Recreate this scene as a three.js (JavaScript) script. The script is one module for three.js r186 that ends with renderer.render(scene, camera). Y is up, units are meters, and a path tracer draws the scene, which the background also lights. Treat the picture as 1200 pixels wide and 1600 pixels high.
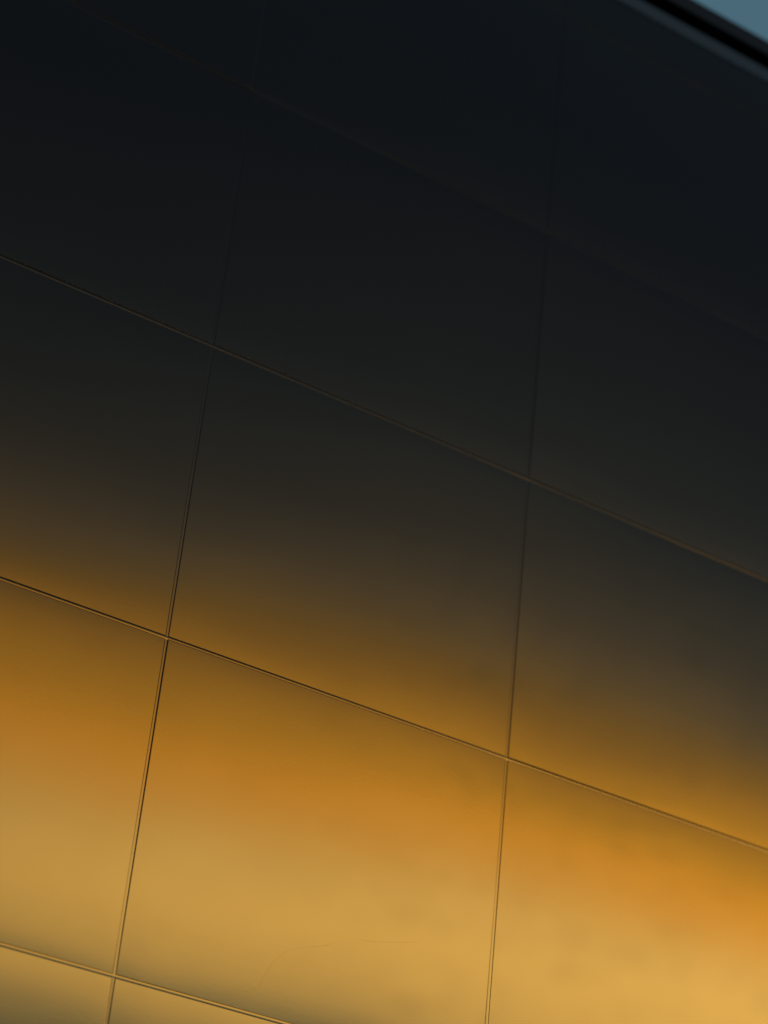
import * as THREE from 'three';
import { mergeGeometries } from 'three/addons/utils/BufferGeometryUtils.js';

const R = THREE.MathUtils.degToRad;
const scene = new THREE.Scene();

// ---------------------------------------------------------------- camera
const PITCH = R(37.318);
const camera = new THREE.PerspectiveCamera(24.92, 0.75, 0.05, 6000);
camera.position.set(0, 1.6, 0);
camera.lookAt(0, 1.6 + Math.sin(PITCH), -Math.cos(PITCH));
camera.focus = 4.12;
camera.userData.fStop = 1.7;
scene.add(camera);

// ---------------------------------------------------------------- sky: clear dusk blue, and a gold glow low round the setting sun
const SUN_AZ = 82, SUN_EL = 7;                     // degrees; azimuth from +z towards +x
const dirOf = (az, el) => new THREE.Vector3(Math.sin(R(az)) * Math.cos(R(el)), Math.sin(R(el)), Math.cos(R(az)) * Math.cos(R(el)));

const DUSK = [[0, 0.17, 0.175, 0.17], [10, 0.13, 0.165, 0.18], [25, 0.082, 0.112, 0.152], [38, 0.07, 0.115, 0.16], [48, 0.068, 0.142, 0.188], [90, 0.04, 0.10, 0.15]];
const GLOW = [
  [-1, 2.0, 1.6, 0.65], [4, 2.5, 1.9, 0.72], [5.9, 3.2, 2.3, 0.78], [6.9, 6.3, 3.9, 0.98], [7.8, 10.3, 5.7, 1.14], [9, 13.3, 7.2, 1.3], [9.8, 14.4, 7.7, 1.36], [10.7, 13.5, 7.2, 1.28],
  [11.4, 12.7, 6.35, 1.0], [12.2, 12.2, 5.3, 0.6], [13, 11.6, 4.6, 0.3], [13.7, 9.8, 3.9, 0.18], [14.5, 7.5, 3.15, 0.14], [16, 4.6, 1.98, 0.13], [16.8, 3.15, 1.46, 0.13],
  [17.6, 2.1, 1.12, 0.22], [18.4, 1.38, 0.84, 0.27], [19.9, 0.64, 0.46, 0.21], [21.5, 0.36, 0.3, 0.17], [23, 0.21, 0.205, 0.13], [24.5, 0.13, 0.13, 0.09], [27, 0.06, 0.05, 0.03], [31, 0, 0, 0], [91, 0, 0, 0]];
function table(t) {                                // smooth lookup (monotone cubic) by elevation
  const n = t.length, m = t.map((_, i) => [1, 2, 3].map((c) => {
    if (i === 0 || i === n - 1) return 0;
    const a = (t[i][c] - t[i - 1][c]) / (t[i][0] - t[i - 1][0]), b = (t[i + 1][c] - t[i][c]) / (t[i + 1][0] - t[i][0]);
    return a * b <= 0 ? 0 : 2 * a * b / (a + b);
  }));
  return (e, out) => {
    let i = 0; while (i < n - 2 && t[i + 1][0] < e) i++;
    const h = t[i + 1][0] - t[i][0], s = Math.min(1, Math.max(0, (e - t[i][0]) / h)), s2 = s * s, s3 = s2 * s;
    for (let c = 0; c < 3; c++)
      out[c] = (2 * s3 - 3 * s2 + 1) * t[i][c + 1] + (s3 - 2 * s2 + s) * h * m[i][c] + (3 * s2 - 2 * s3) * t[i + 1][c + 1] + (s3 - s2) * h * m[i + 1][c];
  };
}
function rng(seed) { let a = seed >>> 0; return () => { a = (a + 0x6D2B79F5) | 0; let t = Math.imul(a ^ (a >>> 15), 1 | a); t = (t + Math.imul(t ^ (t >>> 7), 61 | t)) ^ t; return ((t ^ (t >>> 14)) >>> 0) / 4294967296; }; }
const hash2 = (x, y) => { let h = Math.imul(x, 374761393) + Math.imul(y, 668265263) | 0; h = Math.imul(h ^ (h >>> 13), 1274126177); return ((h ^ (h >>> 16)) >>> 0) / 4294967296; };
function vnoise(x, y) {                            // value noise, -1 .. 1
  const i = Math.floor(x), j = Math.floor(y), fx = x - i, fy = y - j, u = fx * fx * (3 - 2 * fx), v = fy * fy * (3 - 2 * fy);
  return 2 * ((hash2(i, j) * (1 - u) + hash2(i + 1, j) * u) * (1 - v) + (hash2(i, j + 1) * (1 - u) + hash2(i + 1, j + 1) * u) * v) - 1;
}
{
  const w = 4096, h = 2048, px = new Float32Array(w * h * 4), dusk = table(DUSK), glow = table(GLOW), a = [0, 0, 0], b = [0, 0, 0];
  for (let j = 0; j < h; j++) {
    const el = (j + 0.5) / h * 180 - 90;
    dusk(Math.max(el, 0), a);
    for (let i = 0; i < w; i++) {
      const th = ((i + 0.5) / w - 0.5) * 360;      // atan2(z, x)
      let az = 90 - th; if (az > 180) az -= 360;
      let d = az - SUN_AZ; if (d > 180) d -= 360; if (d < -180) d += 360;
      let g = 0;
      if (el > -2 && el < 40) {
        g = Math.exp(-d * d / (2 * 36 * 36));
        // the upper edge of the glow dips a little towards the sun, with slow undulations; thin streaks of cloud lie in it
        const o = Math.max(-9, Math.min(12, az - 62)), lift = el + (o > 0 ? 0.09 * o + 0.007 * o * o : -0.045 * o) * Math.min(1, Math.max(0, (el - 9.5) / 7)) * (1 + 0.06 * Math.max(0, el - 16.5)) + 0.22 * vnoise(az * 0.21, el * 0.35) + 0.1 * vnoise(az * 0.6 + 9, el * 1.1);
        glow(lift, b);
        if (el < 20) {
          const s = vnoise(az * 2.1 + 40 + el, el * 8 + 7);
          g *= 1.12 * (1 + 0.02 * vnoise(az * 1.1 + 5, el * 1.6)) * (1 - (az > 66 ? 0.5 : 0.5 * Math.max(0.25, 1 - (66 - az) / 8)) * Math.max(0, s - 0.35));
        }
      } else { b[0] = b[1] = b[2] = 0; }
      const k = (j * w + i) * 4;
      px[k] = a[0] + g * b[0]; px[k + 1] = a[1] + g * b[1]; px[k + 2] = a[2] + g * b[2]; px[k + 3] = 1;
    }
  }
  const t = new THREE.DataTexture(px, w, h, THREE.RGBAFormat, THREE.FloatType);
  t.mapping = THREE.EquirectangularReflectionMapping; t.magFilter = THREE.LinearFilter; t.minFilter = THREE.LinearFilter; t.colorSpace = THREE.LinearSRGBColorSpace; t.needsUpdate = true;
  scene.background = t; scene.environment = t;
}

// ---------------------------------------------------------------- sun: low, veiled
const sun = new THREE.DirectionalLight(new THREE.Color(1, 0.66, 0.34), 0.9);
sun.position.copy(dirOf(SUN_AZ, SUN_EL)).multiplyScalar(60);
sun.castShadow = true; sun.shadow.radius = 6; sun.shadow.mapSize.set(2048, 2048);
Object.assign(sun.shadow.camera, { left: -15, right: 15, top: 15, bottom: -15, near: 1, far: 140 });
scene.add(sun, sun.target);

const renderer = new THREE.WebGLRenderer({ antialias: true });
renderer.toneMapping = THREE.LinearToneMapping;
renderer.toneMappingExposure = 1;
renderer.shadowMap.enabled = true;

// ---------------------------------------------------------------- materials
const lin = (r, g, b) => new THREE.Color().setRGB(r, g, b);
function bumpTexture(size, f) {
  const d = new Uint8Array(size * size * 4);
  for (let j = 0; j < size; j++) for (let i = 0; i < size; i++) {
    const v = Math.max(0, Math.min(255, Math.round(f(i / size, j / size) * 255)));
    d.set([v, v, v, 255], (j * size + i) * 4);
  }
  const t = new THREE.DataTexture(d, size, size); t.wrapS = t.wrapT = THREE.RepeatWrapping; t.magFilter = THREE.LinearFilter; t.minFilter = THREE.LinearMipmapLinearFilter; t.generateMipmaps = true; t.needsUpdate = true;
  return t;
}
function tnoise(x, y, n) {                         // value noise that tiles after n cells
  const i = Math.floor(x), j = Math.floor(y), fx = x - i, fy = y - j, u = fx * fx * (3 - 2 * fx), v = fy * fy * (3 - 2 * fy), q = (a) => ((a % n) + n) % n;
  return (hash2(q(i) + n * 7, q(j)) * (1 - u) + hash2(q(i + 1) + n * 7, q(j)) * u) * (1 - v) + (hash2(q(i) + n * 7, q(j + 1)) * (1 - u) + hash2(q(i + 1) + n * 7, q(j + 1)) * u) * v;
}
// faint film of dust and dried drops: uneven gloss
const smear = bumpTexture(1024, (x, y) => 0.72 + 0.16 * (tnoise(x * 9, y * 9, 9) - 0.5) + 0.14 * (tnoise(x * 31, y * 31, 31) - 0.5) + 0.16 * (tnoise(x * 240, y * 240, 240) - 0.5));
// orange peel of the glaze, some millimetres across
const peel = bumpTexture(1024, (x, y) => 0.6 * tnoise(x * 150, y * 150, 150) + 0.4 * tnoise(x * 290, y * 290, 290));
const glass = new THREE.MeshPhysicalMaterial({ name: 'dark_glazed_panel', color: lin(0.0012, 0.0014, 0.0017), roughness: 0.045, roughnessMap: smear, bumpMap: peel, bumpScale: 5e-6, ior: 1.5 });
const seal = new THREE.MeshPhysicalMaterial({ name: 'joint_sealant', color: lin(0.0015, 0.0014, 0.0013), roughness: 0.07, ior: 1.5 });
const trim = new THREE.MeshPhysicalMaterial({ name: 'dark_coated_trim', color: lin(0.0015, 0.002, 0.0025), roughness: 0.12, ior: 1.5 });
const sill = new THREE.MeshStandardMaterial({ name: 'satin_metal_sill', color: lin(0.105, 0.11, 0.115), metalness: 1, roughness: 0.22 });
const slot = new THREE.MeshStandardMaterial({ name: 'shadow_gap_lining', color: lin(0.06, 0.06, 0.062), roughness: 0.95 });
const render = new THREE.MeshStandardMaterial({ name: 'charcoal_render', color: lin(0.05, 0.05, 0.052), roughness: 0.9 });
const paving = new THREE.MeshStandardMaterial({ name: 'concrete_paving', color: lin(0.34, 0.32, 0.3), roughness: 0.95 });

// ---------------------------------------------------------------- the place
const TILT = 0.1728, YAW = 0.58487;                // the front leans out 9.9 degrees and faces right of the camera
const W = 0.75, H = 0.62534, GAP = 0.0034, BEV = 0.0055, FLAT = 0.45;
const C0 = -5, C1 = 6, R0 = -2, R1 = 6;            // columns and rows of panels; joint (row 0, column 0) is the origin of the front

function add(parent, name, geometry, material) {
  const m = new THREE.Mesh(geometry, material); m.name = name; m.castShadow = m.receiveShadow = true; parent.add(m); return m;
}
const ground = add(scene, 'ground', new THREE.PlaneGeometry(6000, 6000).rotateX(-Math.PI / 2), paving);
ground.userData = { kind: 'structure', label: 'pale concrete ground in front of the building', category: 'ground' };

const building = new THREE.Group(); building.name = 'panel_clad_building'; scene.add(building);
building.userData = { label: 'overhanging building front of glossy dark panels mirroring a gold sunset', category: 'building' };
const origin = new THREE.Vector3(-0.32867, 1.6 + 2.94902, -3.34128);
building.position.set(origin.x, 0, origin.z); building.rotation.y = YAW;
const onFront = (m, x, s, z = 0, y0 = origin.y) => {   // x along the front, s up its slope from row 0, z out of it
  m.position.set(x, y0 + s * Math.cos(TILT) - z * Math.sin(TILT), s * Math.sin(TILT) + z * Math.cos(TILT)); m.rotation.x = TILT; return m;
};

// one panel: a sheet a little bowed towards its edges, with rounded arrises and returns
function panelGeometry(w, h, seed) {
  const rand = rng(seed), ph = Array.from({ length: 8 }, () => rand() * 6.283), am = Array.from({ length: 4 }, () => 0.5 + rand());
  const side = (L) => {                             // positions, heights and slopes across a length L, from -L/2 to L/2
    const out = [], half = L / 2, f = half - BEV;
    const ring = [38, 48, 58, 66, 74].map((d) => R(d));
    const inner = [0, 0.16, 0.34, 0.5, 0.64, 0.75, 0.84, 0.91, 0.96, 0.985];
    const right = [...inner.map((t) => ({ p: t * f, z: 0, k: 0 })), { p: f + BEV * Math.sin(ring[0]) - 0.00008, z: 0, k: 0 }, ...ring.map((a) => ({ p: f + BEV * Math.sin(a), z: FLAT * BEV * (Math.cos(a) - Math.cos(ring[0])), k: -FLAT * Math.tan(a) })), { p: half, z: -0.009, k: -40 }];
    for (let i = right.length - 1; i > 0; i--) out.push({ p: -right[i].p, z: right[i].z, k: -right[i].k });
    return [...out, ...right];
  };
  const X = side(w), Y = side(h), pos = [], nor = [], uv = [], idx = [], off = rand() * 5;
  const D = 0.00036, P = 7;
  for (const b of Y) for (const a of X) {
    const u = THREE.MathUtils.clamp(a.p / (w / 2), -1, 1), v = THREE.MathUtils.clamp(b.p / (h / 2), -1, 1);
    let z = -D * (Math.abs(u) ** P + Math.abs(v) ** P);
    let zx = -D * P * Math.abs(u) ** (P - 1) * Math.sign(u) * 2 / w, zy = -D * P * Math.abs(v) ** (P - 1) * Math.sign(v) * 2 / h;
    for (let k = 0; k < 4; k++) {                   // slow waviness of the sheet
      const fx = (1.2 + k * 1.1) * Math.cos(ph[k]), fy = (1.2 + k * 1.1) * Math.sin(ph[k]), A = 0.0003 * am[k] / (1 + k) ** 1.6, t = fx * u + fy * v + ph[k + 4];
      z += A * Math.sin(t); zx += A * Math.cos(t) * fx * 2 / w; zy += A * Math.cos(t) * fy * 2 / h;
    }
    pos.push(a.p, b.p, z + a.z + b.z);
    const n = new THREE.Vector3(-(zx + a.k), -(zy + b.k), 1).normalize(); nor.push(n.x, n.y, n.z);
    uv.push(a.p * 1.6 + off, b.p * 1.6 + off * 0.7);
  }
  const nx = X.length;
  for (let j = 0; j < Y.length - 1; j++) for (let i = 0; i < nx - 1; i++) { const q = j * nx + i; idx.push(q, q + 1, q + nx + 1, q, q + nx + 1, q + nx); }
  const g = new THREE.BufferGeometry();
  g.setAttribute('position', new THREE.Float32BufferAttribute(pos, 3)); g.setAttribute('normal', new THREE.Float32BufferAttribute(nor, 3)); g.setAttribute('uv', new THREE.Float32BufferAttribute(uv, 2)); g.setIndex(idx);
  return g;
}
const variants = [11, 23, 37, 41, 59, 67].map((s) => panelGeometry(W - GAP, H - GAP, s));
const TOP = 0.1275;                                // the cut course under the rim
const cut = [71, 83].map((s) => panelGeometry(W - GAP, TOP - GAP, s));

// the body behind: one solid with the front's lean, 12 mm behind the faces
const xL = C0 * W, xR = (C1 + 1) * W, sBot = -(R1 + 1) * H, sTop = -R0 * H + TOP, sRim = 1.51;
{
  const at = (s, z) => [origin.y + s * Math.cos(TILT) - z * Math.sin(TILT), s * Math.sin(TILT) + z * Math.cos(TILT)];
  const sh = new THREE.Shape(), zb = -0.012, dep = -6;
  const p0 = at(sBot + 0.02, zb), p1 = at(sTop + 0.004, zb);
  sh.moveTo(-p0[1], p0[0]); sh.lineTo(-p1[1], p1[0]); sh.lineTo(-dep, p1[0]); sh.lineTo(-dep, p0[0]); sh.closePath();
  const g = new THREE.ExtrudeGeometry(sh, { depth: xR - xL - 0.02, bevelEnabled: false }); g.rotateY(Math.PI / 2); g.translate(xL + 0.01, 0, 0);
  add(building, 'body_wall', g, render);
  const pb = at(sBot + 0.02, -0.05), ph = pb[0], pg = new THREE.BoxGeometry(xR - xL - 0.06, ph + 0.3, 5.8 + pb[1]);
  pg.translate((xL + xR) / 2, (ph - 0.3) / 2 - 0.002, (pb[1] - 5.8) / 2);
  add(building, 'plinth', pg, render);
}

// panels
const pr = rng(2024), panelAt = {};
const own = { '0,-1': [-0.14, 0], '0,0': [-0.05, 0], '0,1': [-0.08, 0.05], '1,-1': [0.14, 0.03], '1,0': [0.15, 0.1], '1,1': [0.05, -0.03], '2,-1': [0.05, 0], '2,0': [0.05, 0] };                                    // lean of single panels, [about the horizontal, about the upright] in degrees
for (let r = R0; r <= R1; r++) for (let c = C0; c <= C1; c++) {
  const m = add(building, 'panel', variants[Math.floor(pr() * variants.length)], glass);
  onFront(m, (c + 0.5) * W, -(r + 0.5) * H); panelAt[r + ',' + c] = m;
  const t = own[r + ',' + c] ?? [(pr() - 0.5) * 0.16, (pr() - 0.5) * 0.2];
  m.rotation.x += R(t[0]); m.rotation.y = R(t[1]);
}
for (let c = C0; c <= C1; c++) onFront(add(building, 'panel', cut[(c + 20) % 2], glass), (c + 0.5) * W, -R0 * H + TOP / 2);

// hairline scratches in one of the panels
const scuff = new THREE.MeshStandardMaterial({ name: 'scratched_glaze', color: lin(0.1, 0.08, 0.05), roughness: 0.9 });
const hair = (r, c, pts) => {
  const curve = new THREE.CatmullRomCurve3(pts.map(([x, y]) => new THREE.Vector3(x, y, 0.0001)));
  add(panelAt[r + ',' + c], 'hairline_scratch', new THREE.TubeGeometry(curve, pts.length * 4, 0.0001, 5), scuff);
};
hair(1, 0, [[-0.1019, -0.2605], [-0.0955, -0.2418], [-0.0883, -0.2285], [-0.0833, -0.218], [-0.0745, -0.2065], [-0.0633, -0.1932], [-0.0515, -0.1832], [-0.0291, -0.1738], [-0.0102, -0.1665], [0.0217, -0.1558], [0.0405, -0.1449]]);
hair(1, 0, [[0.0858, -0.1282], [0.1059, -0.1253], [0.1261, -0.1218], [0.1664, -0.1117], [0.2138, -0.0992]]);

// sealant in the joints: a shallow rounded bead
function bead(L) {
  const pts = [], hw = GAP / 2 + 0.0014, n = 6;
  for (let i = 0; i <= n; i++) { const t = -1 + 2 * i / n; pts.push([t * hw, 0.000085 * (1 - t * t)]); }
  const pos = [], nor = [], idx = [];
  for (const [y, z] of pts) for (const x of [-L / 2, L / 2]) { pos.push(x, y, z); const k = 2 * 0.000085 * y / (hw * hw), q = Math.hypot(k, 1); nor.push(0, k / q, 1 / q); }
  for (let i = 0; i < n; i++) idx.push(2 * i, 2 * i + 1, 2 * i + 3, 2 * i, 2 * i + 3, 2 * i + 2);
  const g = new THREE.BufferGeometry(); g.setAttribute('position', new THREE.Float32BufferAttribute(pos, 3)); g.setAttribute('normal', new THREE.Float32BufferAttribute(nor, 3)); g.setIndex(idx);
  return g;
}
const hBead = bead(xR - xL - 0.02), vBead = bead(H).rotateZ(Math.PI / 2), vCut = bead(TOP).rotateZ(Math.PI / 2);
const DEPTH = -0.0009;
for (let r = R0; r <= R1; r++) onFront(add(building, 'joint_sealant', hBead, seal), (xL + xR) / 2, -r * H, DEPTH);
for (let c = C0 + 1; c <= C1; c++) {
  for (let r = R0; r <= R1; r++) onFront(add(building, 'joint_sealant', vBead, seal), c * W, -(r + 0.5) * H, DEPTH - 0.0003);
  onFront(add(building, 'joint_sealant', vCut, seal), c * W, -R0 * H + TOP / 2, DEPTH - 0.0003);
}

// rim: a sloped sill, a dark slot, and the coping
{
  const L = xR - xL;
  const prism = (pts) => { const s = new THREE.Shape(); pts.forEach(([z, y], i) => (i ? s.lineTo(-z, y) : s.moveTo(-z, y))); s.closePath(); const g = new THREE.ExtrudeGeometry(s, { depth: L, bevelEnabled: false }); g.rotateY(Math.PI / 2); g.translate(-L / 2, 0, 0); return g; };
  const xm = (xL + xR) / 2, s0 = 1.3785;
  onFront(add(building, 'rim_sill', prism([[-0.0005, 0.0012], [-0.0065, 0.046], [-0.2, 0.046], [-0.2, 0.0012]]), sill), xm, s0);
  onFront(add(building, 'shadow_gap', prism([[-0.17, 0.046], [-0.17, 0.087], [-0.2, 0.087], [-0.2, 0.046]]), slot), xm, s0);
  onFront(add(building, 'coping', prism([[0, 0.087], [0, 0.13], [-0.004, 0.134], [-0.35, 0.134], [-0.35, 0.087]]), trim), xm, s0);
}

renderer.render(scene, camera);
